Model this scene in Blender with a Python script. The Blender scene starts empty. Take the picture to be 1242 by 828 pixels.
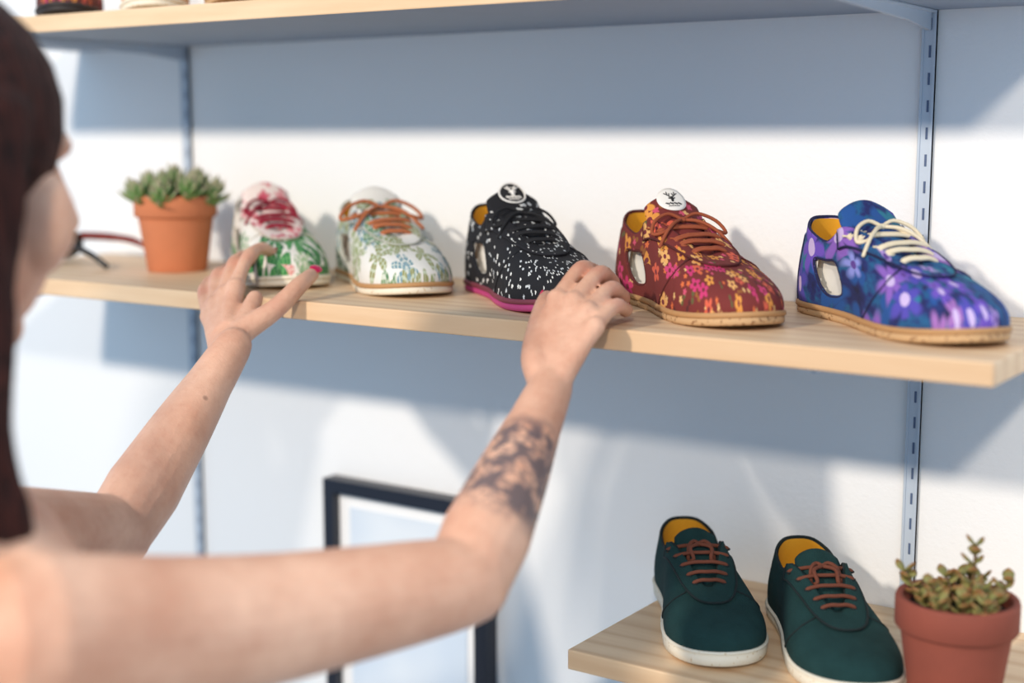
import bpy, bmesh, math, random
from mathutils import Vector, Euler, Matrix
random.seed(7)
V=Vector
C=bpy.context.collection
# ---------------- helpers ----------------
def link(o,parent=None):
    C.objects.link(o)
    if parent is not None: o.parent=parent
    return o
def mesh_obj(name,vf,mats,parent=None,smooth=True,loc=None):
    me=bpy.data.meshes.new(name); me.from_pydata([tuple(v) for v in vf[0]],[],vf[1]); me.update()
    if len(vf)>2:
        uv=me.uv_layers.new(name="UVMap")
        for lp in me.loops: uv.data[lp.index].uv=vf[2][lp.vertex_index]
    bm=bmesh.new(); bm.from_mesh(me); bmesh.ops.recalc_face_normals(bm,faces=bm.faces); bm.to_mesh(me); bm.free()
    for m in (mats if isinstance(mats,(list,tuple)) else [mats]): me.materials.append(m)
    if smooth: me.polygons.foreach_set("use_smooth",[True]*len(me.polygons))
    o=bpy.data.objects.new(name,me)
    if loc is not None: o.location=loc
    return link(o,parent)
def empty(name,loc,rot=0):
    o=bpy.data.objects.new(name,None); o.empty_display_size=.03; o.location=loc; o.rotation_euler=(0,0,rot); return link(o)
def tag(o,label,cat,group=None):
    o["label"]=label; o["category"]=cat
    if group: o["group"]=group
def join(*parts):
    vs=[];fs=[]
    for p in parts:
        n=len(vs); vs+=list(p[0]); fs+=[tuple(i+n for i in f) for f in p[1]]
    return vs,fs
def cat(pts,n=4,closed=False):
    pts=[V(p) for p in pts]; out=[]; N=len(pts)
    rng=range(N if closed else N-1)
    for i in rng:
        if closed: a,b,c,d=pts[i-1],pts[i],pts[(i+1)%N],pts[(i+2)%N]
        else: a,b,c,d=pts[max(i-1,0)],pts[i],pts[i+1],pts[min(i+2,N-1)]
        for k in range(n):
            t=k/n; out.append(.5*((2*b)+(c-a)*t+(2*a-5*b+4*c-d)*t*t+(3*b-a-3*c+d)*t**3))
    if not closed: out.append(pts[-1].copy())
    return out
def catr(r,n):
    out=[];N=len(r)
    for i in range(N-1):
        for k in range(n):
            t=k/n; out.append(r[i]*(1-t)+r[i+1]*t)
    out.append(r[-1]); return out
def tube(pts,rad,seg=10,flat=None,closed=False,cap=True):
    pts=[V(p) for p in pts]; n=len(pts)
    if not isinstance(rad,(list,tuple)): rad=[rad]*n
    rad=list(rad)
    if cap and not closed:
        t0=(pts[0]-pts[1]).normalized(); t1=(pts[-1]-pts[-2]).normalized(); r0=rad[0]; r1=rad[-1]
        A=[];RA=[];Bq=[];RB=[]
        for a in (80,50,25):
            A.append(pts[0]+t0*r0*math.sin(math.radians(a))); RA.append(r0*math.cos(math.radians(a)))
        for a in (25,50,80):
            Bq.append(pts[-1]+t1*r1*math.sin(math.radians(a))); RB.append(r1*math.cos(math.radians(a)))
        pts=A+pts+Bq; rad=RA+rad+RB; n=len(pts)
    T=[]
    for i in range(n):
        if closed: t=pts[(i+1)%n]-pts[i-1]
        else: t=pts[min(i+1,n-1)]-pts[max(i-1,0)]
        T.append(t.normalized())
    ref=V((0,0,1)) if abs(T[0].z)<.9 else V((1,0,0))
    N=(ref-T[0]*ref.dot(T[0])).normalized(); vs=[]
    for i in range(n):
        N=(N-T[i]*N.dot(T[i])).normalized(); Bn=T[i].cross(N)
        for k in range(seg):
            a=2*math.pi*k/seg; o=(N*math.cos(a)+Bn*math.sin(a))*rad[i]
            if flat: o=o+flat[0]*(o.dot(flat[0]))*(flat[1]-1)
            vs.append(pts[i]+o)
    fs=[]
    for i in range(n if closed else n-1):
        j=(i+1)%n
        for k in range(seg):
            k2=(k+1)%seg; fs.append((i*seg+k,i*seg+k2,j*seg+k2,j*seg+k))
    if not closed:
        fs.append(tuple(range(seg))); fs.append(tuple((n-1)*seg+k for k in range(seg)))
    return vs,fs
def ellipsoid(c,rx,ry,rz,ax=None,seg=20,rings=12):
    ax=ax or (V((1,0,0)),V((0,1,0)),V((0,0,1))); c=V(c); vs=[c+ax[2]*rz]
    for i in range(1,rings):
        p=math.pi*i/rings
        for k in range(seg):
            a=2*math.pi*k/seg; vs.append(c+ax[0]*rx*math.sin(p)*math.cos(a)+ax[1]*ry*math.sin(p)*math.sin(a)+ax[2]*rz*math.cos(p))
    vs.append(c-ax[2]*rz); fs=[]
    for k in range(seg): fs.append((0,1+k,1+(k+1)%seg)); fs.append((len(vs)-1,1+(rings-2)*seg+(k+1)%seg,1+(rings-2)*seg+k))
    for i in range(rings-2):
        for k in range(seg):
            a=1+i*seg+k;b=1+i*seg+(k+1)%seg; fs.append((a,b,b+seg,a+seg))
    return vs,fs
def boxv(a,b):
    vs=[V((x,y,z)) for x in (a[0],b[0]) for y in (a[1],b[1]) for z in (a[2],b[2])]
    return vs,[(0,1,3,2),(4,6,7,5),(0,4,5,1),(2,3,7,6),(0,2,6,4),(1,5,7,3)]
def lathe(prof,seg=48):
    vs=[];fs=[];n=len(prof)
    for r,z in prof:
        for k in range(seg):
            a=2*math.pi*k/seg; vs.append(V((r*math.cos(a),r*math.sin(a),z)))
    for i in range(n-1):
        for k in range(seg):
            k2=(k+1)%seg; fs.append((i*seg+k,i*seg+k2,(i+1)*seg+k2,(i+1)*seg+k))
    fs.append(tuple(range(seg))); fs.append(tuple((n-1)*seg+k for k in range(seg)))
    return vs,fs
def bevel(o,w,s=2):
    m=o.modifiers.new("bevel",'BEVEL'); m.width=w; m.segments=s; m.limit_method='ANGLE'
# ---------------- materials ----------------
def s2l(c): return tuple(((x/255)/12.92 if x/255<=.04045 else ((x/255+.055)/1.055)**2.4) for x in c)
class M:
    def __init__(s,name,rough=.6):
        s.m=bpy.data.materials.new(name); s.m.use_nodes=True; s.nt=s.m.node_tree; s.b=s.nt.nodes["Principled BSDF"]; s.b.inputs["Roughness"].default_value=rough
    def n(s,t,**k):
        x=s.nt.nodes.new(t)
        for a,b in k.items(): setattr(x,a,b)
        return x
    def l(s,a,b): s.nt.links.new(a,b)
    def math(s,op,a,b=None,c=None):
        x=s.n("ShaderNodeMath",operation=op)
        for i,v in enumerate((a,b,c)):
            if v is None: continue
            if isinstance(v,(int,float)): x.inputs[i].default_value=v
            else: s.l(v,x.inputs[i])
        return x.outputs[0]
    def mix(s,f,a,b):
        x=s.n("ShaderNodeMix",data_type='RGBA')
        for i,v in ((0,f),(6,a),(7,b)):
            if isinstance(v,(int,float)): x.inputs[i].default_value=v
            elif isinstance(v,tuple): x.inputs[i].default_value=(*v,1)
            else: s.l(v,x.inputs[i])
        return x.outputs[2]
    def coord(s,kind="Object",scale=(1,1,1),rot=(0,0,0),loc=(0,0,0)):
        t=s.n("ShaderNodeTexCoord"); mp=s.n("ShaderNodeMapping"); mp.inputs["Scale"].default_value=scale; mp.inputs["Rotation"].default_value=rot; mp.inputs["Location"].default_value=loc
        s.l(t.outputs[kind],mp.inputs[0]); return mp.outputs[0]
    def noise(s,vec,scale,detail=3,rough=.5):
        x=s.n("ShaderNodeTexNoise"); x.inputs["Scale"].default_value=scale; x.inputs["Detail"].default_value=detail; x.inputs["Roughness"].default_value=rough; s.l(vec,x.inputs["Vector"]); return x
    def ramp(s,f,stops,const=False):
        x=s.n("ShaderNodeValToRGB"); cr=x.color_ramp
        if const: cr.interpolation='CONSTANT'
        while len(cr.elements)<len(stops): cr.elements.new(.5)
        for e,(p,c) in zip(cr.elements,stops): e.position=p; e.color=(*c,1)
        s.l(f,x.inputs[0]); return x.outputs[0]
    def rng(s,f,a,b):
        k=s.n("ShaderNodeMapRange"); k.inputs[1].default_value=a; k.inputs[2].default_value=b; s.l(f,k.inputs[0]); return k.outputs[0]
    def bump(s,h,strength=.2,dist=.001):
        x=s.n("ShaderNodeBump"); x.inputs["Strength"].default_value=strength; x.inputs["Distance"].default_value=dist; s.l(h,x.inputs["Height"]); s.l(x.outputs[0],s.b.inputs["Normal"])
    def col(s,c):
        if isinstance(c,tuple): s.b.inputs["Base Color"].default_value=(*c,1)
        else: s.l(c,s.b.inputs["Base Color"])
def simple(name,rgb,rough=.6,var=.12,scale=40,metal=0,bump=.15,bscale=400):
    m=M(name,rough); c=s2l(rgb); v=m.coord(); nz=m.noise(v,scale)
    m.col(m.mix(nz.outputs[0],tuple(x*(1-var) for x in c),tuple(min(1,x*(1+var)) for x in c)))
    m.b.inputs["Metallic"].default_value=metal
    if bump: m.bump(m.noise(v,bscale).outputs[0],bump,.0006)
    return m.m
def petals(m,base,scale,thr,n,cols,density,distort=.0,stretch=(1,1,1),rot=0,loc=(0,0,0),center=None,soft=0,vein=None,power=1.6):
    v=m.coord("UV",stretch,(0,0,rot),loc)
    if distort:
        nz=m.noise(v,scale*1.3,2); sb=m.n("ShaderNodeVectorMath",operation='MULTIPLY_ADD'); m.l(nz.outputs["Color"],sb.inputs[0]); sb.inputs[1].default_value=(distort,)*3; m.l(v,sb.inputs[2]); v=sb.outputs[0]
    vo=m.n("ShaderNodeTexVoronoi",voronoi_dimensions='2D'); vo.inputs["Scale"].default_value=scale; vo.inputs["Randomness"].default_value=.85; m.l(v,vo.inputs["Vector"])
    sub=m.n("ShaderNodeVectorMath",operation='SUBTRACT'); m.l(v,sub.inputs[0]); m.l(vo.outputs["Position"],sub.inputs[1])
    sx=m.n("ShaderNodeSeparateXYZ"); m.l(sub.outputs[0],sx.inputs[0])
    sc=m.n("ShaderNodeSeparateColor"); m.l(vo.outputs["Color"],sc.inputs[0])
    th=m.math('ARCTAN2',sx.outputs[1],sx.outputs[0]); th=m.math('MULTIPLY_ADD',sc.outputs[0],6.28,th)
    cv=m.math('ABSOLUTE',m.math('COSINE',m.math('MULTIPLY',th,n/2)))
    if n<=2 or power!=1.6: rad=m.math('MULTIPLY',m.math('POWER',cv,power),thr)
    else: rad=m.math('MULTIPLY_ADD',cv,thr*.5,thr*.5)
    d=vo.outputs["Distance"]
    if soft: mk=m.rng(m.math('SUBTRACT',rad,d),0,soft)
    else: mk=m.math('LESS_THAN',d,rad)
    mk=m.math('MULTIPLY',mk,m.math('GREATER_THAN',sc.outputs[2],1-density))
    cc=m.ramp(sc.outputs[1],[(i/len(cols),s2l(c)) for i,c in enumerate(cols)],True)
    if center: cc=m.mix(m.math('LESS_THAN',d,thr*.25),cc,s2l(center))
    if vein: cc=m.mix(m.math('MULTIPLY',m.math('GREATER_THAN',m.math('SINE',m.math('MULTIPLY',d,34)),.45),.8),cc,s2l(vein)); cc=m.mix(m.math('GREATER_THAN',cv,.996),cc,s2l(vein))
    return m.mix(mk,base,cc)
def cloth_finish(m,c,rough=.88):
    v=m.coord("UV"); nz=m.noise(v,900,1); c2=m.mix(m.math('MULTIPLY',nz.outputs[0],.2),c,(0.02,0.02,0.02)); m.col(c2); m.bump(nz.outputs[0],.3,.0008); m.b.inputs["Roughness"].default_value=rough; return m.m
def floral_red(base=(118,40,36),name="maroon_floral_cloth"):
    m=M(name); c=s2l(base)
    c=petals(m,c,52,.36,2,[(95,90,50),(150,90,40),(84,30,30)],.4,loc=(.3,.1,0),soft=.06)
    c=petals(m,c,90,.38,5,[(230,184,120),(222,110,60),(210,80,110)],.26,loc=(.7,.2,0),soft=.08)
    c=petals(m,c,46,.50,5,[(226,150,66),(204,52,110),(236,176,104),(218,96,70),(210,64,118)],.56,center=(120,40,50),distort=.004,soft=.08)
    return cloth_finish(m,c)
def floral_black():
    m=M("black_sprig_cloth"); c=s2l((12,12,20))
    c=petals(m,c,105,.25,5,[(228,228,224),(205,210,214)],.26)
    c=petals(m,c,125,.25,3,[(235,235,232)],.22,loc=(.5,.3,0))
    c=petals(m,c,90,.28,2,[(215,218,218)],.18,loc=(.15,.62,0))
    return cloth_finish(m,c)
def floral_green():
    m=M("white_tropical_leaf_cloth"); c=s2l((242,236,226))
    c=petals(m,c,19,.58,7,[(224,130,130),(110,160,105),(150,185,130)],.4,distort=.010,loc=(.33,.12,0),power=.9,vein=(238,226,210))
    c=petals(m,c,15,.86,6,[(36,110,62),(50,132,72),(30,92,62)],.85,distort=.008,loc=(.2,.1,0),power=.8,vein=(120,180,112))
    return cloth_finish(m,c)
def floral_pink():
    m=M("red_blossom_cloth"); c=s2l((240,222,214))
    c=petals(m,c,60,.60,5,[(206,84,104),(226,140,146),(190,60,86)],.6,distort=.003,soft=.08)
    return cloth_finish(m,c)
def floral_meadow():
    m=M("white_meadow_cloth"); c=s2l((234,232,226))
    c=petals(m,c,16,.78,9,[(118,152,108),(110,150,165),(150,165,105)],.8,distort=.012,power=.9,vein=(222,226,214))
    c=petals(m,c,20,.7,5,[(86,130,88),(90,138,150),(150,150,95)],.6,distort=.008,loc=(.3,.7,0),power=1.2,vein=(200,212,190))
    return cloth_finish(m,c)
def floral_violet():
    m=M("blue_violet_floral_cloth"); v=m.coord("UV"); nz=m.noise(v,30,4,.6)
    c=m.ramp(nz.outputs[0],[(.3,s2l((12,16,50))),(.46,s2l((26,38,104))),(.54,s2l((22,92,140))),(.64,s2l((30,28,86)))])
    c=petals(m,c,34,.58,3,[(34,120,146),(26,80,150)],.5,distort=.006,loc=(.1,.5,0),soft=.14)
    c=petals(m,c,22,.64,6,[(112,80,190),(82,72,176),(140,96,190),(160,108,182)],.78,distort=.009,soft=.18,center=(206,184,228))
    c=petals(m,c,30,.46,5,[(176,146,212),(144,150,224),(124,90,190)],.24,distort=.007,loc=(.4,.2,0),soft=.2,center=(96,62,146))
    return cloth_finish(m,c)
def felt(name,rgb):
    m=M(name,.98); c=s2l(rgb); v=m.coord(); n1=m.noise(v,60,4); n2=m.noise(v,700,2)
    m.col(m.mix(n1.outputs[0],tuple(x*.7 for x in c),tuple(x*1.35 for x in c))); m.bump(n2.outputs[0],.6,.0014); m.b.inputs["Specular IOR Level"].default_value=.2
    return m.m
def speckle(name,rgb,dots,thr=.62,scale=260,rough=.8):
    m=M(name,rough); v=m.coord(); nz=m.noise(v,scale,2); k=m.math('GREATER_THAN',nz.outputs[0],thr); m.col(m.mix(k,s2l(rgb),s2l(dots))); m.bump(nz.outputs[0],.3,.001); return m.m
def wood():
    m=M("pine_wood",.5); v=m.coord("Object",(1.2,14,14)); n1=m.noise(v,6,5,.6)
    w=m.n("ShaderNodeTexWave",wave_type='BANDS',bands_direction='Y'); w.inputs["Scale"].default_value=1.1; w.inputs["Distortion"].default_value=7; w.inputs["Detail"].default_value=3; m.l(m.coord("Object",(.8,9,9)),w.inputs[0])
    c=m.mix(n1.outputs[0],s2l((210,174,134)),s2l((238,212,178)))
    c=m.mix(m.math('MULTIPLY',m.math('POWER',w.outputs[1],3),.42),c,s2l((190,144,100)))
    m.col(c); m.bump(n1.outputs[0],.12,.0005); return m.m
WOOD=wood()
def wallmat():
    m=M("painted_plaster",.75); v=m.coord(); n0=m.noise(v,3,2); m.col(m.mix(n0.outputs[0],s2l((234,237,240)),s2l((240,241,242)))); n=m.noise(v,180,4,.6); m.bump(n.outputs[0],.25,.002); return m.m
WALL=wallmat()
FLOOR=simple("grey_floor_concrete",(150,148,145),.7,.1,6)
STEEL=simple("painted_steel",(186,198,212),.5,.04,30,.1,0)
UNDERSHADE=simple("shade_tinted_underside",(140,156,176),.7,.05,20,0,0)  # shelf underside: shade put into the colour, matched to the shadowed wall
DARK=simple("dark_slot",(78,96,128),.6,.05,30,0,0)
TERRA=simple("terracotta",(192,116,78),.85,.14,25,0,.3,300)
TERRA2=simple("dark_terracotta",(134,66,50),.8,.18,25,0,.3,300)
SOIL=simple("potting_soil",(45,34,28),1,.4,200,0,1,300)
WHITE=simple("white_label_cloth",(236,232,226),.8,.03)
INK=simple("black_print",(25,24,28),.8,.05)
PAPER=simple("white_paper",(240,241,242),.9,.03)
MUST=simple("mustard_lining",(226,160,34),.9,.12,60,0,.3)
OFFW=simple("off_white_lining",(226,222,214),.9,.06,60,0,.3)
CORK=speckle("tan_cork_sole",(196,160,118),(140,100,64))
CREAM=speckle("cream_rubber_sole",(228,220,202),(200,178,142),.67)
PINK=simple("magenta_rubber_strip",(186,66,124),.6,.08)
TANW=simple("tan_welt",(180,136,90),.7,.12)
LBROWN=simple("brown_cotton_lace",(150,74,44),.85,.15,200)
LTAN=simple("tan_cotton_lace",(172,100,62),.85,.15,200)
LDBROWN=simple("dark_brown_cotton_lace",(104,54,36),.85,.15,200)
LDARK=simple("black_cotton_lace",(20,20,24),.85,.15,200)
LRED=simple("wine_cotton_lace",(140,26,48),.85,.15,200)
LCREAM=simple("cream_cotton_lace",(222,208,180),.85,.1,200)
GREEN=felt("dark_forest_felt",(28,56,56)); SEAMG=simple("dark_green_seam",(12,28,30),.9)
# ---------------- setting ----------------
def structure(n,a,b,m):
    o=mesh_obj(n,boxv(a,b),m,smooth=False); o["kind"]="structure"; return o
YW=1.33; YF=1.05
structure("wall_back",(-4.5,YW,0),(2.5,YW+.12,2.9),WALL)
structure("floor",(-4.5,-3.0,-.05),(2.5,YW+.12,0),FLOOR)
def shelf(x0,x1,zt,label):
    cx=(x0+x1)/2
    o=mesh_obj("shelf",boxv((x0-cx,-(YW-YF)/2,-.019),(x1-cx,(YW-YF)/2-.001,0)),[WOOD,UNDERSHADE],smooth=False,loc=(cx,(YW+YF)/2,zt))
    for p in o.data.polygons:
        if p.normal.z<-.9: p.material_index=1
    bevel(o,.0015)
    tag(o,label,"shelf","pine wall shelves"); return o
ZU=1.712
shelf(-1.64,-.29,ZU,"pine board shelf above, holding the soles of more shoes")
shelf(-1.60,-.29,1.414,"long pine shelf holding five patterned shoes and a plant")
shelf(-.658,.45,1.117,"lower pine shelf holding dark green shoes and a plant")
def standard(x,lab):
    w=.0066
    o=mesh_obj("shelf_standard",join(boxv((-w,-.005,0),(-.0044,0,2.5)),boxv((.0044,-.005,0),(w,0,2.5)),boxv((-w,-.004,0),(w,0,2.5))),STEEL,smooth=False,loc=(x,YW-.0005,0))
    tag(o,lab,"shelf rail","slotted wall rails")
    parts=[]
    for i in range(80):
        z=.3+i*.025
        parts.append(boxv((.0004,-.0046,z),(.0024,-.0038,z+.011)))
    s=mesh_obj("slots",join(*parts),DARK,o,False); s["kind"]="stuff"
standard(-.44,"slotted pale steel rail screwed to the white wall"); standard(-1.43,"slotted pale steel rail screwed to the white wall")
def bracket(x,zt):
    z=zt-.0195
    prof=[(-.0,0),(-.25,0),(-.25,-.006),(-.06,-.012),(0,-.018)]
    vs=[];fs=[]
    for sx in (-.002,.002):
        for y,zz in prof: vs.append(V((sx,y,zz)))
    n=len(prof); fs=[tuple(range(n)),tuple(range(2*n-1,n-1,-1))]+[(i,(i+1)%n,n+(i+1)%n,n+i) for i in range(n)]
    b2=boxv((-.007,-.25,-.002),(.007,0,0))
    o=mesh_obj("shelf_bracket",join((vs,fs),b2),STEEL,smooth=False,loc=(x,YW-.0055,z)); tag(o,"pale steel bracket hooked in the rail under a shelf","shelf bracket","shelf brackets")
for zt in (ZU,1.414): bracket(-.44,zt); bracket(-1.43,zt)
bracket(-.44,1.117)
# ---------------- shoes ----------------
OUT=[(0,0),(.025,.07),(.12,.112),(.3,.115),(.45,.128),(.62,.156),(.76,.162),(.88,.134),(.965,.078),(1.0,-.005),(.97,-.084),(.885,-.134),(.76,-.156),(.6,-.142),(.45,-.116),(.3,-.108),(.12,-.108),(.025,-.07)]
TOP=[(.03,0,.350),(.05,.054,.345),(.12,.092,.310),(.25,.096,.275),(.34,.085,.332),(.44,.064,.308),(.53,.047,.266),(.595,.033,.232),(.63,.018,.214),(.635,0,.210)]
TOP=TOP+[(x,-y,z) for x,y,z in TOP[8:0:-1]]
SEG=6
def shoe(name,label,group,toe,heel,L,upper,solemat,weltmat,lacemat,lining,seam,window=True,logo=True,zs=.90,hs=.040,mirror=1,derby=False,strip=True,ws=1.06,lr=.0015,bow=1.0,eymat=None):
    toe=V(toe); heel=V(heel); d=(toe-heel); ang=math.atan2(d.y,d.x)
    d=d.normalized(); base=toe-d*L
    root=empty(name,base,ang); tag(root,label,"shoe",group)
    N=18*SEG; eymat=eymat or upper
    out=cat([(x*L,y*L*mirror*ws,0) for x,y in OUT],SEG,True)
    top=cat([(x*L,y*L*mirror*ws,((z-hs)*zs+hs)*L) for x,y,z in TOP],SEG,True)
    def spring(p):
        x=p.x/L; dz=.22*max(0,x-.70)**2+1.2*max(0,.07-x)**2
        return V((p.x,p.y,p.z+dz*L))
    zt=hs*L
    def idx(u):
        i=int(math.floor(u*SEG))%N; return i,(i+1)%N,u*SEG-math.floor(u*SEG)
    onrm=[]
    for i in range(N):
        a=out[i-1];b=out[(i+1)%N]; t=(b-a).normalized(); n=V((t.y,-t.x,0))
        if n.dot(V((out[i].x-.5*L,out[i].y,0)))<0: n=-n
        onrm.append(n)
    def S(u,t,off=0):
        i,j,f=idx(u)
        P=out[i].lerp(out[j],f); T=top[i].lerp(top[j],f)
        g=(1-math.cos(2*math.pi*u/18))/2; g=g**1.2
        P=V((P.x,P.y,zt-.001)); h=T.z-zt
        c=V((.5*L if .25*L<P.x<.75*L else P.x*.6+.2*L,0,0)); ow=V((P.x-c.x,P.y,0)); 
        if ow.length>1e-6: ow.normalize()
        P1=V((P.x,P.y,0))+ow*(.003+.003*g); P1.z=zt+h*(.42+.15*g)
        P2=T.lerp(P,.42+.0*g); P2.z=T.z-h*(.34*(1-g)+.14*g)
        a=(1-t)
        return P*a**3+P1*3*a*a*t+P2*3*a*t*t+T*t**3
    def UV(u,t):
        i,j,f=idx(u)
        T=top[i].lerp(top[j],f); dd=onrm[i].lerp(onrm[j],f).normalized(); s=0; K=5; p=S(u,t)
        for k in range(K):
            q=S(u,t+(1-t)*(k+1)/K); s+=(q-p).length; p=q
        return (T.x+dd.x*s+.5+L, T.y+dd.y*s+.5)
    def Sn(u,t,off):
        e=.02; p=S(u,t); du=S(u+.1,t)-S(u-.1,t); dv=S(u,min(t+e,1))-S(u,max(t-e,0)); n=dv.cross(du)
        if n.length<1e-12: n=V((0,0,1))
        n.normalize()
        cc=V((p.x,0,.02))
        if n.dot(p-cc)<0: n=-n
        return spring(p+n*off)
    def grid(u0,u1,nu,t0,t1,nt,off,wrap=False,hole=None):
        vs=[];fs=[];uvs=[]
        for i in range(nu if wrap else nu+1):
            for j in range(nt+1):
                u=u0+(u1-u0)*i/nu; t=t0+(t1-t0)*j/nt; vs.append(Sn(u,t,off)); uvs.append(UV(u,t))
        W=nt+1; m=nu if wrap else nu+1
        for i in range(nu):
            i2=(i+1)%m
            for j in range(nt):
                u=u0+(u1-u0)*(i+.5)/nu; t=t0+(t1-t0)*(j+.5)/nt
                if hole and hole(u,t): continue
                fs.append((i*W+j,i2*W+j,i2*W+j+1,i*W+j+1))
        return vs,fs,uvs
    UC=(3.1,14.9); UR=.54; TR=.27; TC=.42; PW=3.6
    def hole(u,t):
        if not window: return False
        for uc in UC:
            if abs((u-uc-(.9 if uc<9 else -.9)*(TC-t))/UR)**PW+abs((t-TC)/TR)**PW<1: return True
        return False
    up=mesh_obj("upper",grid(0,18,2*N,0,1,30,0,True,hole) if window else grid(0,18,N,0,1,20,0,True),upper,root)
    so=up.modifiers.new("thickness",'SOLIDIFY'); so.thickness=.0022; so.offset=1
    ln=mesh_obj("lining",grid(0,18,N,.12,.985,14,-.0015,True,hole),[lining,OFFW if window else lining],root)
    for p in ln.data.polygons:
        if p.center.x>.36*L or p.center.z<.20*L: p.material_index=1
    mesh_obj("collar_piping",tube([Sn(18*i/90,1,.0008) for i in range(90)],.0014,8,closed=True),seam,root)
    if window:
        for uc in UC:
            r=[]
            for k in range(40):
                a=2*math.pi*k/40; cx=math.copysign(abs(math.cos(a))**(2/PW),math.cos(a)); sy=math.copysign(abs(math.sin(a))**(2/PW),math.sin(a))
                r.append(Sn(uc+UR*cx-(.9 if uc<9 else -.9)*TR*sy,TC+TR*sy,.0010))
            mesh_obj("side_opening_trim",tube(r,.0015,8,closed=True),seam,root)
            pi=mesh_obj("pale_backing_panel",grid(uc-1.0,uc+1.0,14,.05,.80,10,-.0095),OFFW,root)  # added pale panel, stands in for the bright wall seen through the opening
            so=pi.modifiers.new("thickness",'SOLIDIFY'); so.thickness=.0008; so.offset=0
    ey=mesh_obj("eyestay",grid(3.75,14.25,66,.72,1.0,8,.0032),eymat,root)
    so=ey.modifiers.new("thickness",'SOLIDIFY'); so.thickness=.0024; so.offset=0
    ed=[Sn(3.75,1,.003),Sn(3.75,.92,.0042),Sn(3.75,.82,.0042)]+[Sn(3.75+10.5*i/60,.72,.0042) for i in range(61)]+[Sn(14.25,.82,.0042),Sn(14.25,.92,.0042),Sn(14.25,1,.003)]
    sv=[tube(ed,.0011,6)]
    for m_ in (0,1):
        def U(u): return 18-u if m_ else u
        sv.append(tube([Sn(U(6.6-1.7*k/10),.72-.72*k/10,.0026) for k in range(11)],.0009,6))
        sv.append(tube([Sn(U(1.4),.02+.8*k/8,.0026) for k in range(9)],.0009,6))
    mesh_obj("seams",join(*sv),seam,root)
    hc=mesh_obj("heel_counter",grid(-1.4,1.4,18,.0,.82,8,.0028),upper,root)
    so=hc.modifiers.new("thickness",'SOLIDIFY'); so.thickness=.0016; so.offset=0
    ins=[spring(V((p.x*.96+.02*L,p.y*.86,zt+.002))) for p in out]
    mesh_obj("insole",(ins+[V((.5*L,0,zt+.002))],[(i,(i+1)%N,N) for i in range(N)]),OFFW if window else lining,root)
    def rings(rs):
        vs=[];fs=[]
        for o,z in rs:
            vs+=[spring(V((out[i].x,out[i].y,z))+onrm[i]*o) for i in range(N)]
        for r in range(len(rs)-1):
            for i in range(N):
                i2=(i+1)%N; fs.append((r*N+i,r*N+i2,(r+1)*N+i2,(r+1)*N+i))
        fs.append(tuple(range(N))); fs.append(tuple((len(rs)-1)*N+i for i in range(N)))
        return vs,fs
    zm=zt*.62 if strip else zt*.86
    mesh_obj("sole",rings([(.0015,.0),(.0032,.0010),(.0036,zm*.5),(.0032,zm)]),solemat,root)
    mesh_obj("welt",rings([(.0038,zm),(.0048,zm+.0006),(.0046,zt-.0006),(.0035,zt+.0005),(-.001,zt+.0008)]),weltmat,root)
    if derby: tp=[(.645,.185,.02),(.56,.235,.05),(.47,.285,.07),(.40,.322,.08),(.35,.352,.084),(.315,.378,.078),(.295,.388,.05)]
    else: tp=[(.645,.185,.02),(.56,.245,.05),(.47,.298,.075),(.39,.340,.095),(.335,.378,.104),(.302,.412,.098),(.286,.424,.06)]
    tc=cat([(x,0,(z-hs)*zs+hs) for x,z,w in tp],4); tw=catr([w for x,z,w in tp],4)
    vs=[];fs=[];uvs=[];nb=10
    for p,w in zip(tc,tw):
        for b in range(nb+1):
            q=-1+2*b/nb; vs.append(spring(V((p.x*L,w*L*q,(p.z-.33*w*q*q)*L)))); uvs.append((p.x*L+.63+L,w*L*q+.57))
    for i in range(len(tc)-1):
        for b in range(nb): fs.append((i*(nb+1)+b,i*(nb+1)+b+1,(i+1)*(nb+1)+b+1,(i+1)*(nb+1)+b))
    to=mesh_obj("tongue",(vs,fs,uvs),eymat,root)
    so=to.modifiers.new("thickness",'SOLIDIFY'); so.thickness=.003; so.offset=0
    if logo:
        inv=(logo=='dark')
        a=tc[17]; b=tc[21]; t=(V((b.x,0,b.z))-V((a.x,0,a.z))).normalized(); nr=V((-t.z,0,t.x)); 
        if nr.x<0: nr=-nr
        cpt=(tc[19])*L; yv=V((0,1,0)); r=.0148
        def on(px,py,h=.0):
            return cpt+yv*px+t*py+nr*(.0030+h-px*px*12)
        vs=[on(0,0)];fs=[];K=32;Rr=5
        for j in range(1,Rr+1):
            for k in range(K):
                an=2*math.pi*k/K; vs.append(on(r*j/Rr*math.cos(an),r*j/Rr*math.sin(an)))
        for k in range(K): fs.append((0,1+k,1+(k+1)%K))
        for j in range(Rr-1):
            for k in range(K): fs.append((1+j*K+k,1+j*K+(k+1)%K,1+(j+1)*K+(k+1)%K,1+(j+1)*K+k))
        lg=mesh_obj("tongue_label",(vs,fs),INK if inv else WHITE,to); so=lg.modifiers.new("t",'SOLIDIFY'); so.thickness=.0006; so.offset=0
        lg["label"]="round black label printed with a white antlered emblem and rim" if inv else "round white label printed with a small black antlered emblem"
        st=[]
        w_=1.25 if inv else .85
        def stroke(pl,rr=.0006): st.append(tube([on(x*r,y*r,.0005) for x,y in pl],rr*w_,6))
        for s in (-1,1):
            stroke([(0,.0),(s*.08,.2),(s*.26,.36),(s*.26,.62)]); stroke([(s*.16,.28),(s*.10,.5)]); stroke([(s*.26,.38),(s*.44,.52)])
        stroke([(0,.14),(0,.0),(0,-.14)],.0016); stroke([(-.2,.1),(0,.02),(.2,.1)],.0008)
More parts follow.
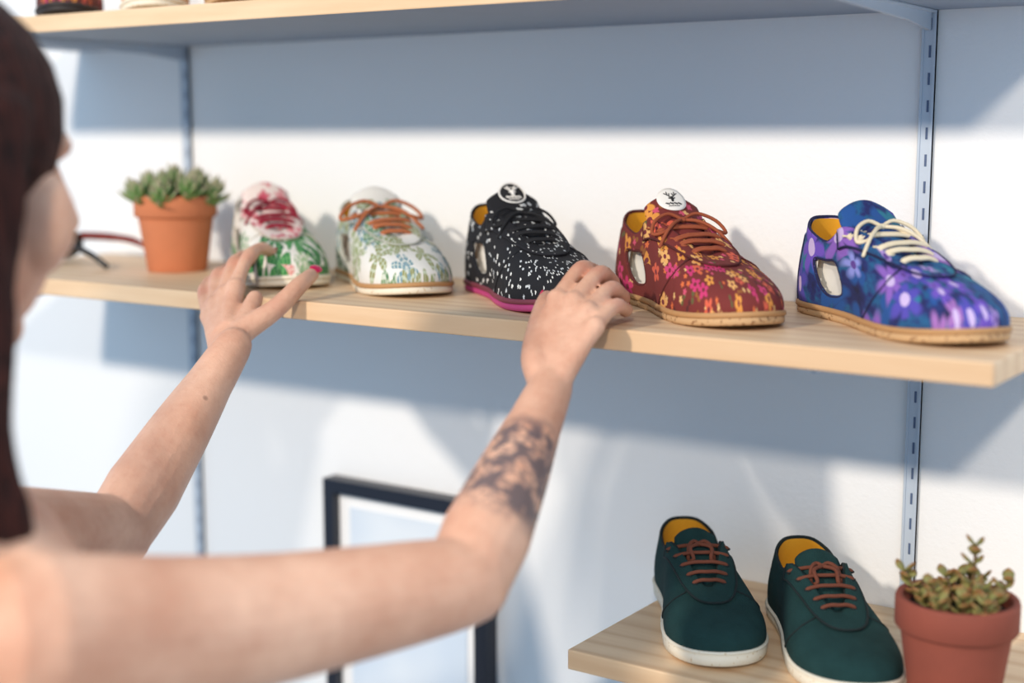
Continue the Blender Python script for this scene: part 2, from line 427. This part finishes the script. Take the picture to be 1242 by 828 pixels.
        for k in range(8): x=-.52+.14*k; stroke([(x,-.34),(x+.05,-.48 if k%2 else -.30),(x+.08,-.40)],.0006)
        for k in range(6): x=-.36+.13*k; stroke([(x,-.62),(x+.07,-.56)],.0005)
        if inv: st.append(tube([on(r*.93*math.cos(2*math.pi*k/32),r*.93*math.sin(2*math.pi*k/32),.0004) for k in range(32)],.0011,6,closed=True))
        mesh_obj("emblem",join(*st),WHITE if inv else INK,to)
    ps=[]; us=[4.2,4.85,5.5,6.15,6.8]
    Lp=[Sn(u,.88,.0048) for u in us]; Rp=[Sn(18-u,.88,.0048) for u in us]
    for k in range(len(us)):
        a,b=Lp[k],Rp[k]
        if not derby: b=b.lerp(Rp[min(k+1,4)] if k%2==0 else Rp[k-1],.22)
        for dx in ((0,) if derby else (0,.0030)):
            o=V((dx,0,-dx*.3)); m=(a+b)/2+V((.001,0,.0038-.0004*k))+o; a_=a+o; b_=b+o
            ps.append(tube(cat([a_-V((0,0,.002)),a_,m.lerp(a_,.5)+V((0,0,.0012)),m,m.lerp(b_,.5)+V((0,0,.0012)),b_,b_-V((0,0,.002))],3),lr,8))
    lc=mesh_obj("laces",join(*ps),lacemat,root)
    K=(Lp[0]+Rp[0])/2+V((.008,0,.0068)); ps=[ellipsoid(K,.0042*bow,.0038*bow,.0028)]
    for s in (-1,1):
        j=random.uniform(.85,1.05)*bow; jj=.7+.3*bow
        ps.append(tube(cat([K,K+V((-.003,s*.014*j,.005*bow)),K+V((.003,s*.030*j,-.001)),K+V((.013,s*.036*j,-.012)),K+V((.018,s*.024*j,-.009)),K+V((.008,s*.010,-.001)),K],4),lr,8))
        if not derby: ps.append(tube(cat([K,K+V((.012*jj,s*.012*jj,-.001)),K+V((.022*jj,s*.024*jj,-.009)),K+V((.030*jj,s*.034*jj,-.022))],4),lr,8))
    mesh_obj("bow",join(*ps),lacemat,lc)
    ps=[]
    for p in Lp+Rp: ps.append(tube([p+V((.0028*math.cos(a),.0028*math.sin(a),-.0012)) for a in [2*math.pi*k/12 for k in range(12)]],.0009,6,closed=True))
    mesh_obj("eyelets",join(*ps),SEAMG if derby else lacemat,root)
    return root
gm="patterned shoes on the middle shelf"
def ht(toe,deg,L=.275):
    a=math.radians(deg); return (toe[0]-math.cos(a)*L,toe[1]-math.sin(a)*L,toe[2])
def place(toe,deg,**k):
    return shoe(toe=toe,heel=ht(toe,deg),**k)
Z=1.414
place((-1.048,1.122,Z),-36,name="shoe",label="white lace-up shoe with green leaves, gripped by a hand",group=gm,L=.265,upper=floral_green(),solemat=CREAM,weltmat=CREAM,lacemat=LRED,lining=WHITE,logo=False,seam=simple("sage_piping",(196,186,172),.9),bow=.9,eymat=floral_pink(),zs=.96,lr=.0018)
place((-.888,1.135,Z),-36,name="shoe",label="pale meadow-print lace-up shoe with brown laces on the shelf",group=gm,L=.275,upper=floral_meadow(),solemat=CREAM,weltmat=TANW,lacemat=LTAN,lining=MUST,logo=False,seam=simple("pale_piping",(176,176,164),.9),lr=.0021,bow=1.4)
place((-.684,1.106,Z),-37,name="shoe",label="black white-sprigged lace-up shoe with pink sole, held by toe",group=gm,L=.275,upper=floral_black(),solemat=PINK,weltmat=simple("rose_welt",(120,52,66)),lacemat=LDARK,lining=MUST,seam=simple("black_piping",(18,18,26),.9),zs=.92,logo='dark')
place((-.505,1.106,Z),-39,name="shoe",label="maroon floral lace-up shoe with yellow and pink blossoms",group=gm,L=.275,upper=floral_red(),solemat=CORK,weltmat=TANW,lacemat=LBROWN,lining=MUST,seam=simple("maroon_piping",(84,28,26),.9),bow=1.15,lr=.0017)
place((-.315,1.113,Z),-40,name="shoe",label="blue and violet floral lace-up shoe with cream laces",group=gm,L=.275,upper=floral_violet(),solemat=CORK,weltmat=TANW,lacemat=LCREAM,lining=MUST,logo=False,seam=simple("navy_piping",(26,28,70),.9),lr=.0018,bow=1.0)
gg="dark green shoes on the lower shelf"
for (t,dg,mr,lb) in (((-.514,1.082,1.117),-53,1,"dark green felt lace-up shoe with brown laces beside its pair"),((-.388,1.082,1.117),-53,-1,"dark green felt lace-up shoe with brown laces beside potted jade plant")):
    place(t,dg,name="shoe",label=lb,group=gg,L=.25,upper=GREEN,solemat=CREAM,weltmat=CREAM,lacemat=LDBROWN,lining=MUST,window=False,logo=False,zs=.78,derby=True,strip=False,mirror=mr,seam=SEAMG,hs=.052,lr=.0019,bow=.4,ws=1.09)
gu="shoes on the upper shelf"
for i,(t,mt,sm,lb) in enumerate((((-1.345,1.072,ZU),floral_red((96,44,40),"brown_pattern_cloth"),simple("dark_rubber",(40,34,34)),"brown patterned shoe with a dark sole"),((-1.205,1.078,ZU),simple("apricot_canvas",(214,170,130),.9),CREAM,"pale apricot shoe with a cream sole"),((-1.065,1.072,ZU),simple("beige_canvas",(190,165,140),.9),CORK,"beige shoe with a cork sole"),((-.925,1.070,ZU),simple("brown_canvas",(90,60,50),.9),CORK,"brown shoe with a cork sole"))):
    place(t,-42,name="shoe",label=lb,group=gu,L=.245,upper=mt,solemat=sm,weltmat=sm,lacemat=LBROWN,lining=MUST,window=False,logo=False,seam=LDBROWN,ws=.88)
# ---------------- potted plants ----------------
def pot(root,r,h,mat):
    return mesh_obj("pot",lathe([(r*.70,0),(r*.72,.002),(r*.90,h*.70),(r*.90,h*.71),(r*.97,h*.72),(r,h*.74),(r,h*.97),(r*.98,h),(r*.88,h),(r*.86,h*.97),(r*.84,h*.86),(0.001,h*.86)]),mat,root)
def leaf(c,d,up,l,w,th,pt=0):
    d=d.normalized(); s=d.cross(up); s=s.normalized() if s.length>1e-4 else V((1,0,0)); n=s.cross(d).normalized(); vs=[];fs=[];cols=[]
    prof=[(0,.55),(.2,.85),(.4,1),(.6,.85),(.8,.5),(.92,.2),(1,.02)] if pt else [(0,.35),(.2,.65),(.45,.95),(.65,1),(.82,.72),(.93,.38),(1,.03)]
    for a,b in prof:
        p=c+d*l*a+n*(l*.18*a*a)
        for k in range(8):
            an=2*math.pi*k/8; vs.append(p+s*w*b*math.cos(an)+n*th*b*math.sin(an)); cols.append(a)
    for i in range(len(prof)-1):
        for k in range(8): fs.append((i*8+k,i*8+(k+1)%8,(i+1)*8+(k+1)%8,(i+1)*8+k))
    fs.append(tuple(range(8))); fs.append(tuple((len(prof)-1)*8+k for k in range(8)))
    return vs,fs,cols
def leafmat(name,base,tip,edge=.8,alt=None):
    m=M(name,.5); a=m.n("ShaderNodeAttribute",attribute_name="tip"); nz=m.noise(m.coord(),35,2)
    c=m.mix(nz.outputs[0],s2l(base),s2l(alt or base)); k=m.rng(a.outputs["Fac"],edge-.35,1)
    m.col(m.mix(k,c,s2l(tip))); m.b.inputs["Subsurface Weight"].default_value=.08; m.b.inputs["Subsurface Radius"].default_value=(.004,.006,.002); return m.m
def leaves_obj(name,ls,mat,root):
    vs=[];fs=[];cs=[]
    for v,f,c in ls:
        n=len(vs); vs+=v; fs+=[tuple(i+n for i in q) for q in f]; cs+=c
    o=mesh_obj(name,(vs,fs),mat,root); at=o.data.attributes.new("tip",'FLOAT','POINT'); at.data.foreach_set("value",cs); return o
r1=empty("potted_succulent",(-1.326,1.208,Z)); tag(r1,"clustered pointed-leaf succulent in an orange terracotta pot","potted plant","potted succulents")
pot(r1,.050,.092,TERRA); mesh_obj("soil",lathe([(.041,.076),(.041,.082),(.02,.086),(.001,.087)],24),SOIL,r1)
ls=[]
heads=[(0,0,.104,1.1)]+[(.028*math.cos(a),.028*math.sin(a),.101,1.0) for a in [i*2*math.pi/5 for i in range(5)]]+[(.048*math.cos(a),.048*math.sin(a),.094,1) for a in [.3+i*2*math.pi/9 for i in range(9)]]
for hx,hy,hz,sc in heads:
    hd=V((hx*7,hy*7,1)).normalized(); c=V((hx,hy,hz+random.uniform(-.004,.005)))
    e1=hd.orthogonal().normalized(); e2=hd.cross(e1)
    for k in range(17):
        a=k*2.39996; q=k/17; tilt=math.radians(12+60*q); dr=hd*math.cos(tilt)+(e1*math.cos(a)+e2*math.sin(a))*math.sin(tilt)
        l=(.023+.007*q)*sc*random.uniform(.85,1.15); ls.append(leaf(c-hd*.012*q,dr,hd,l,.0042*sc,.0022,1))
leaves_obj("succulent_leaves",ls,leafmat("green_succulent",(88,130,62),(186,166,146),.95,(130,158,102)),r1)
r2=empty("potted_jade_plant",(-.330,1.122,1.117)); tag(r2,"small jade plant with rounded leaves in a dark terracotta pot","potted plant","potted succulents")
pot(r2,.049,.092,TERRA2); mesh_obj("soil",lathe([(.041,.076),(.041,.081),(.02,.084),(.001,.085)],24),SOIL,r2)
ls=[];st=[]
for i in range(20):
    a=i*2.4; rr=.004+.031*(i/20); b=V((rr*math.cos(a),rr*math.sin(a),.080)); h=.012+.020*random.random()
    lean=V((math.cos(a)*.6,math.sin(a)*.6,1)).normalized()
    if i==2: h=.056; b=V((.006,.004,.080)); lean=V((.1,0,1)).normalized()
    t=b+lean*h; st.append(tube(cat([b,b+lean*h*.5+V((.002,0,0)),t],3),.0015,6)); n=4 if i!=2 else 6
    for k in range(n):
        p=b.lerp(t,.3+.7*k/(n-1)); aa=k*1.57+i
        for s in (0,math.pi):
            dr=V((math.cos(aa+s),math.sin(aa+s),.35+.5*k/n)).normalized(); ls.append(leaf(p,dr,V((0,0,1)),.0122*random.uniform(.75,1.2),.0050,.0017,0))
mesh_obj("stems",join(*st),simple("plant_stem",(104,78,48)),r2)
leaves_obj("jade_leaves",ls,leafmat("jade_leaf",(78,96,42),(150,96,56),.85,(158,146,84)),r2)
# ---------------- sunglasses ----------------
BLK=simple("black_acetate",(22,18,20),.25,.1,60,0,0); TORT=simple("amber_acetate",(120,36,26),.25,.5,90,0,0)
g=empty("sunglasses",(-1.545,1.190,Z),math.radians(10)); tag(g,"dark tortoiseshell sunglasses lying on the pine shelf","sunglasses")
def rim(cy): return [V((.0,cy+.026*math.cos(a),.022+.016*math.sin(a))) for a in [2*math.pi*k/24 for k in range(24)]]
mesh_obj("frame_front",join(tube(rim(-.033),.003,8,closed=True),tube(rim(.033),.003,8,closed=True),tube([(0,-.01,.028),(.002,0,.031),(0,.01,.028)],.0028,8)),BLK,g)
DL=simple("dark_lens",(20,20,24),.1,.02,10,0,0)
for cy in (-.033,.033): mesh_obj("lens",ellipsoid((0,cy,.022),.0008,.025,.015),DL,g)
for cy in (-.06,.06):
    mesh_obj("temple",tube(cat([(0,cy,.031),(.04,cy,.031),(.085,cy*.95,.028),(.115,cy*.92,.018),(.136,cy*.9,.005)],4),[.0055]*6+[.0048]*4+[.004]*7,8),TORT if cy>0 else BLK,g)
# ---------------- picture frame ----------------
FB=simple("black_frame_paint",(16,22,38),.4,.1,60,0,0)
fx0,fx1,fz1,fz0=-1.183,-.932,1.152,.775
fr=empty("picture_frame",((fx0+fx1)/2,YW,fz0)); tag(fr,"black framed pale print hanging on the white wall","picture frame")
hw=(fx1-fx0)/2; H=fz1-fz0; bw=.017
mesh_obj("frame",join(boxv((-hw,-.024,0),(-hw+bw,-.001,H)),boxv((hw-bw,-.024,0),(hw,-.001,H)),boxv((-hw+bw,-.024,H-bw),(hw-bw,-.001,H)),boxv((-hw+bw,-.024,0),(hw-bw,-.001,bw))),FB,fr,False)
mesh_obj("mat_board",boxv((-hw+bw,-.012,bw),(hw-bw,-.002,H-bw)),PAPER,fr,False)
PR=M("pale_sky_print",.8); pn=PR.noise(PR.coord(),5,2); PR.col(PR.mix(PR.rng(pn.outputs[0],.4,.65),s2l((222,230,238)),s2l((196,212,230))))
mesh_obj("print",boxv((-hw+.035,-.0135,.04),(hw-.035,-.012,H-.035)),PR.m,fr,False)
# ---------------- person ----------------
def L3(*a): return [V(p) for p in a]
W={}
W['lE']=V((-.965,.798,1.236)); W['lW']=V((-.990,.962,1.370)); W['lS']=V((-.925,.575,1.285))
W['I']=L3((-1.050,1.034,1.425),(-1.068,1.068,1.449),(-1.079,1.100,1.459),(-1.083,1.123,1.452))
W['Mi']=L3((-1.060,1.028,1.417),(-1.084,1.063,1.441),(-1.098,1.093,1.450),(-1.105,1.115,1.443))
W['Ri']=L3((-1.064,1.018,1.408),(-1.093,1.049,1.430),(-1.110,1.077,1.436),(-1.120,1.099,1.429))
W['Pi']=L3((-1.062,1.006,1.397),(-1.092,1.029,1.415),(-1.110,1.053,1.425),(-1.122,1.073,1.423))
W['Th']=L3((-.998,.988,1.388),(-.983,1.020,1.408),(-.980,1.054,1.430),(-.994,1.088,1.437))
W['rE']=V((-.584,.794,1.262)); W['rW']=V((-.627,.968,1.368)); W['rS']=V((-.690,.505,1.282)); W['rM']=V((-.650,.640,1.263))
W['rI']=L3((-.664,1.040,1.437),(-.666,1.078,1.459),(-.670,1.112,1.456),(-.677,1.134,1.442))
W['rMi']=L3((-.646,1.038,1.436),(-.648,1.080,1.456),(-.652,1.111,1.449),(-.660,1.131,1.434))
W['rRi']=L3((-.628,1.031,1.430),(-.630,1.070,1.445),(-.634,1.100,1.437),(-.643,1.117,1.4265))
W['rPi']=L3((-.612,1.018,1.420),(-.614,1.052,1.433),(-.618,1.078,1.428),(-.627,1.094,1.4235))
W['rTh']=L3((-.652,.988,1.392),(-.671,1.020,1.412),(-.682,1.046,1.429),(-.693,1.068,1.434))
body=[]
def limb(pl,rl,n=5,seg=18,flat=None): body.append(tube(cat(pl,n),catr(rl,n),seg,flat))
def finger(pl,r0,r1,wr):
    p=cat(pl,6); m=len(p); rr=[]
    for i in range(m):
        q=i/(m-1); r=r0*(1-q)+r1*q
        kb=math.exp(-((q-.42)/.07)**2)*.14+math.exp(-((q-.75)/.06)**2)*.10-math.exp(-((q-.2)/.1)**2)*.08-math.exp(-((q-.58)/.06)**2)*.04
        rr.append(r*(1+kb))
    body.append(tube(p,rr,14))
    limb([wr,pl[0].lerp(wr,.25),pl[0]],[.0125,r0*1.12,r0*1.28],4,12)
def hand(w,I,Mi,Ri,Pi,Th,E):
    ax=(w-E).normalized(); wr=w-ax*.008
    for f,r0,r1 in ((I,.0081,.0063),(Mi,.0082,.0064),(Ri,.0079,.0061),(Pi,.0071,.0055)): finger(f,r0,r1,wr+(f[0]-w)*.12)
    for a,b in ((I,Mi),(Mi,Ri),(Ri,Pi)): limb([w.lerp(a[0],.35),((a[0]+b[0])/2)*.82+w*.18],[.0128,.0086],3,12)
    limb([w.lerp(Th[0],.4),Th[0],Th[1],Th[2],Th[3]],[.0140,.0135,.0105,.0090,.0073],4,12)
    limb([Th[0],Th[1].lerp(I[0],.5)],[.0125,.0085],3,12)
hand(W['lW'],W['I'],W['Mi'],W['Ri'],W['Pi'],W['Th'],W['lE'])
hand(W['rW'],W['rI'],W['rMi'],W['rRi'],W['rPi'],W['rTh'],W['rE'])
def fore(E,w):
    body.append(tube(cat([E,E.lerp(w,.22),E.lerp(w,.55),E.lerp(w,.82),w,w+(w-E).normalized()*.012],4),catr([.031,.0340,.0285,.0222,.0193,.0178],4),20))
fore(W['rE'],W['rW']); fore(W['lE'],W['lW'])
for E,S_ in ((W['rE'],W['rS']),(W['lE'],W['lS'])): body.append(ellipsoid(E+(E-S_).normalized()*.012-V((0,0,.010)),.019,.021,.019))
body.append(tube(cat([W['rS'],W['rM'],W['rE']],6),catr([.055,.045,.032],6),24))
mm=W['lS'].lerp(W['lE'],.5); body.append(tube(cat([W['lS'],mm,W['lE']],6),catr([.052,.042,.032],6),24))
rS,lS=W['rS'],W['lS']; mid=(rS+lS)/2; lax=(lS-rS); lax.z=0; lax.normalize(); fax=lax.cross(V((0,0,1))); UP=V((0,0,1)); AX=(lax,fax,UP)
body.append(tube([rS,mid,lS],[.054,.075,.054],20))
body.append(ellipsoid(mid-UP*.13,.145,.095,.19,AX)); body.append(ellipsoid(mid-UP*.30,.118,.085,.16,AX)); body.append(ellipsoid(mid-UP*.47,.158,.11,.14,AX))
Hc=V((-.849,.560,1.556)); F=V((.055,.97,-.18)).normalized(); Rr=F.cross(UP).normalized(); U=Rr.cross(F); HA=(Rr,F,U)
nb=mid-fax*.02+UP*.01; body.append(tube([nb,Hc-U*.07-F*.02],[.058,.05],20))
for S_ in (rS,lS): body.append(tube([Hc-U*.14-F*.02,nb.lerp(S_,.45)+UP*.035,S_+UP*.01],[.035,.04,.042],16))
body+= [ellipsoid(Hc+U*.03-F*.005,.073,.092,.088,HA),ellipsoid(Hc-U*.045+F*.022,.060,.068,.074,HA),ellipsoid(Hc-U*.098+F*.058,.024,.022,.02,HA),tube([Hc+F*.088+U*.02,Hc+F*.108-U*.018],[.007,.011],10),ellipsoid(Hc+F*.084-U*.052,.022,.012,.008,HA),ellipsoid(Hc+F*.074+U*.03,.045,.014,.014,HA)]
for s in (-1,1): body.append(ellipsoid(Hc+Rr*s*.073-F*.01,.010,.018,.030,HA)); body.append(ellipsoid(Hc+Rr*s*.037+F*.056-U*.026,.030,.030,.038,HA))
hips=mid-UP*.50; feet=[]
for s in (-1,1):
    h=hips+lax*s*.08; kx=V((h.x,h.y,.46))+fax*.01; an=V((h.x,h.y,.08))-fax*.01
    body.append(tube(cat([h,h.lerp(kx,.5),kx,kx.lerp(an,.35),an],4),catr([.085,.072,.052,.052,.034],4),18)); body.append(tube([an-fax*.03-UP*.035,an+fax*.14-UP*.05],[.034,.026],14)); feet.append((h,kx,an))
BO=V((mid.x,mid.y,0))
def remesh(parts,name,vox,mat,parent,smooth,iters,loc):
    vs,fs=join(*parts); vs=[v-loc for v in vs]
    me=bpy.data.meshes.new("t"); me.from_pydata([tuple(v) for v in vs],[],fs)
    bm=bmesh.new(); bm.from_mesh(me); bmesh.ops.recalc_face_normals(bm,faces=bm.faces); bm.to_mesh(me); bm.free()
    o=bpy.data.objects.new("t",me); C.objects.link(o)
    r=o.modifiers.new("r",'REMESH'); r.mode='VOXEL'; r.voxel_size=vox; r.use_smooth_shade=True
    s=o.modifiers.new("s",'SMOOTH'); s.factor=smooth; s.iterations=iters
    bpy.context.view_layer.update()
    me2=bpy.data.meshes.new_from_object(o.evaluated_get(bpy.context.evaluated_depsgraph_get())); bpy.data.objects.remove(o)
    me2.name=name; me2.materials.clear(); me2.materials.append(mat); me2.polygons.foreach_set("use_smooth",[True]*len(me2.polygons))
    o=bpy.data.objects.new(name,me2); link(o,parent)
    if parent is None: o.location=loc
    return o
def skin():
    m=M("skin",.46); v=m.coord(); n=m.noise(v,12,4,.6); n5=m.noise(v,160,3,.6)
    c=m.mix(m.rng(n.outputs[0],.3,.7),s2l((194,138,110)),s2l((228,182,154))); c=m.mix(m.math('MULTIPLY',m.rng(n5.outputs[0],.5,.75),.22),c,s2l((190,120,96)))
    def blob(center,rad,soft):
        x=m.n("ShaderNodeVectorMath",operation='DISTANCE'); m.l(v,x.inputs[0]); x.inputs[1].default_value=tuple(V(center)-BO); return m.rng(x.outputs["Value"],rad,rad-soft)
    for pp in [f[i] for f in (W['I'],W['Mi'],W['Ri'],W['Pi'],W['rI'],W['rMi'],W['rRi'],W['rPi'],W['rTh'],W['Th']) for i in (1,3)]:
        c=m.mix(m.math('MULTIPLY',blob(pp,.014,.011),.42),c,s2l((204,118,98)))
    n2=m.noise(v,75,4,.55); n3=m.noise(v,34,2)
    pat=m.rng(m.math('ADD',m.math('MULTIPLY',n2.outputs[0],.65),m.math('MULTIPLY',n3.outputs[0],.35)),.45,.54)
    k=m.math('MAXIMUM',blob((-.590,.858,1.316),.048,.018),blob((-.599,.890,1.332),.044,.018))
    vo=m.n("ShaderNodeTexVoronoi",feature='DISTANCE_TO_EDGE'); vo.inputs["Scale"].default_value=95; m.l(v,vo.inputs[0]); ln=m.rng(vo.outputs[0],.14,.04)
    c=m.mix(m.math('MULTIPLY',m.math('MULTIPLY',k,m.math('MAXIMUM',pat,m.math('MULTIPLY',ln,.65))),.82),c,s2l((58,60,72)))
    for pp in ((-.963,.904,1.338),(-.960,.880,1.320)):
        c=m.mix(m.math('MULTIPLY',blob(pp,.0042,.002),.85),c,s2l((100,60,46)))
    m.col(c); m.b.inputs["Subsurface Weight"].default_value=.08; m.b.inputs["Subsurface Radius"].default_value=(.008,.003,.002)
    m.bump(m.math('ADD',m.math('MULTIPLY',m.noise(v,350,3).outputs[0],.5),m.noise(v,90,3).outputs[0]),.4,.0014); return m.m
person=remesh(body,"person",.0024,skin(),None,.5,2,BO)
tag(person,"long-haired person with tattooed forearm reaching to hold shoes on shelf","person")
def child(name,vf,mat): 
    vs=[v-BO for v in vf[0]]; return mesh_obj(name,(vs,vf[1]),mat,person)
HAIRM=M("dark_brown_hair",.75); HAIRM.b.inputs["Specular IOR Level"].default_value=.2
hv=HAIRM.coord("Object",(60,60,3)); hn=HAIRM.noise(hv,4,3); HAIRM.col(HAIRM.mix(HAIRM.rng(hn.outputs[0],.35,.65),s2l((18,8,8)),s2l((66,30,24)))); HAIRM.bump(hn.outputs[0],.8,.006)
hair=[ellipsoid(Hc+U*.036-F*.014,.083,.100,.092,HA),ellipsoid(Hc-U*.02-F*.028,.081,.072,.10,HA)]
for i in range(66):
    ad=-98+202*i/65; a=math.radians(ad); x=math.sin(a); y=-math.cos(a)
    st=Hc+Rr*x*.076+F*(y*.077-.011)+U*.04; dn=UP*-1
    ln=random.uniform(.36,.46); w1=random.uniform(-1,1)
    o=(Rr*x+F*y)
    p1=st+o*(.012+.003*w1)-U*.06-F*.006; p2=p1+dn*.09-F*.013-Rr*x*.001+o*.005*random.uniform(-1,1); p3=p2+dn*.10-F*.001+Rr*x*.004+o*.009*random.uniform(-1,1); p4=p3+dn*(ln-.19)+F*.006+o*.010*random.uniform(-1,1)
    hair.append(tube(cat([st,p1,p2,p3,p4],4),catr([.014,.0125,.0105,.0085,.003],4),8))
for i in range(14):
    q=i/13; st=Hc+Rr*.080+F*(-.065+.05*q)+U*.0; r_=lambda s_: V((random.uniform(-s_,s_),random.uniform(-s_,s_),random.uniform(-s_,s_)))
    m1=V((-.755+.004*q,.516+.022*q,1.47))+r_(.004); m2=V((-.728,.494+.026*q,1.405))+r_(.005); e_=V((-.716,.464+.054*q,1.352))+r_(.006)
    hair.append(tube(cat([st,m1,m2,e_,e_+V((.006,-.012,-.045))],4),catr([.0115,.011,.010,.009,.003],4),8))
hm=remesh(hair,"hair",.004,HAIRM.m,person,.5,1,BO)
hm["label"]="long straight dark brown hair"
NAIL=simple("crimson_nail_polish",(196,26,78),.2,.05,60,0,0)
def nail(p,d,n,w=.0056,l=.0074,o=.0054):
    d=d.normalized(); n=(n-d*n.dot(d)).normalized(); s=d.cross(n); child("fingernail",ellipsoid(p+n*o,w,l,.0022,(s,d,n)),NAIL)
t=W['Th']; nail(t[3]+V((.0,.003,.001)),t[3]-t[2],V((.6,-.7,.5)),.0066,.0094,.0052)
t=W['rTh']; nail(t[3],t[3]-t[2],V((-1,-.6,.3)),.006,.008)
for k,w_ in (('Ri',.005),('Mi',.0052),('I',.0052),('Pi',.0046)):
    t=W[k]; nail(t[3],t[3]-t[2],V((-.1,-.6,1)),w_,.0066,.0044)
for k,w_ in (('rRi',.005),('rMi',.0052),('rI',.0052),('rPi',.0046)):
    t=W[k]; nail(t[3],t[3]-t[2],V((.5,.2,.8)),w_,.0064,.0044)
EW=simple("eye_white",(205,196,190),.3,.02,20,0,0)
for s in (-1,1):
    child("eye",ellipsoid(Hc+Rr*s*.030+F*.066+U*.004,.010,.009,.006,HA),EW)
    child("eyebrow",tube([Hc+Rr*s*.015+F*.084+U*.034,Hc+Rr*s*.030+F*.080+U*.038,Hc+Rr*s*.042+F*.068+U*.034],.0022,6),HAIRM.m)
TOPM=felt("charcoal_cotton",(52,50,58)); JEAN=felt("dark_denim",(40,50,76))
remesh([ellipsoid(mid-UP*.15,.153,.103,.165,AX),ellipsoid(mid-UP*.31,.127,.094,.16,AX),ellipsoid(mid-UP*.45,.164,.117,.12,AX)],"tank_top",.007,TOPM,person,.5,4,BO)
jp=[ellipsoid(mid-UP*.50,.170,.122,.12,AX)]
for h,kx,an in feet: jp.append(tube(cat([h,h.lerp(kx,.5),kx,kx.lerp(an,.35),an+UP*.02],4),catr([.094,.081,.061,.061,.05],4),18))
remesh(jp,"trousers",.008,JEAN,person,.5,4,BO)
for h,kx,an in feet: child("boot",tube(cat([an-fax*.03-UP*.035,an+fax*.06-UP*.036,an+fax*.15-UP*.045],4),catr([.042,.042,.032],4),14),BLK)
# ---------------- lights ----------------
for (x,e) in ((-1.35,325),(.85,215)):
    l=bpy.data.lights.new("spot_lamp",'POINT'); l.energy=e; l.color=(1,.87,.72); l.shadow_soft_size=.11; o=bpy.data.objects.new("spot_lamp",l); o.location=(x,-1.8,2.85); C.objects.link(o)
w=bpy.data.worlds.new("world"); bpy.context.scene.world=w; w.use_nodes=True; bg=w.node_tree.nodes["Background"]; bg.inputs[0].default_value=(.42,.63,.87,1); bg.inputs[1].default_value=1.0
# ---------------- camera ----------------
cd=bpy.data.cameras.new("camera"); cam=bpy.data.objects.new("camera",cd); C.objects.link(cam)
cd.lens=50; cd.sensor_width=36; cam.location=(0,0,1.58); cam.rotation_euler=Euler((math.radians(81.7),0,math.radians(34.4)))
cd.dof.use_dof=True; cd.dof.focus_distance=1.33; cd.dof.aperture_fstop=2.0
bpy.context.scene.camera=cam
bpy.context.scene.view_settings.view_transform='Standard'
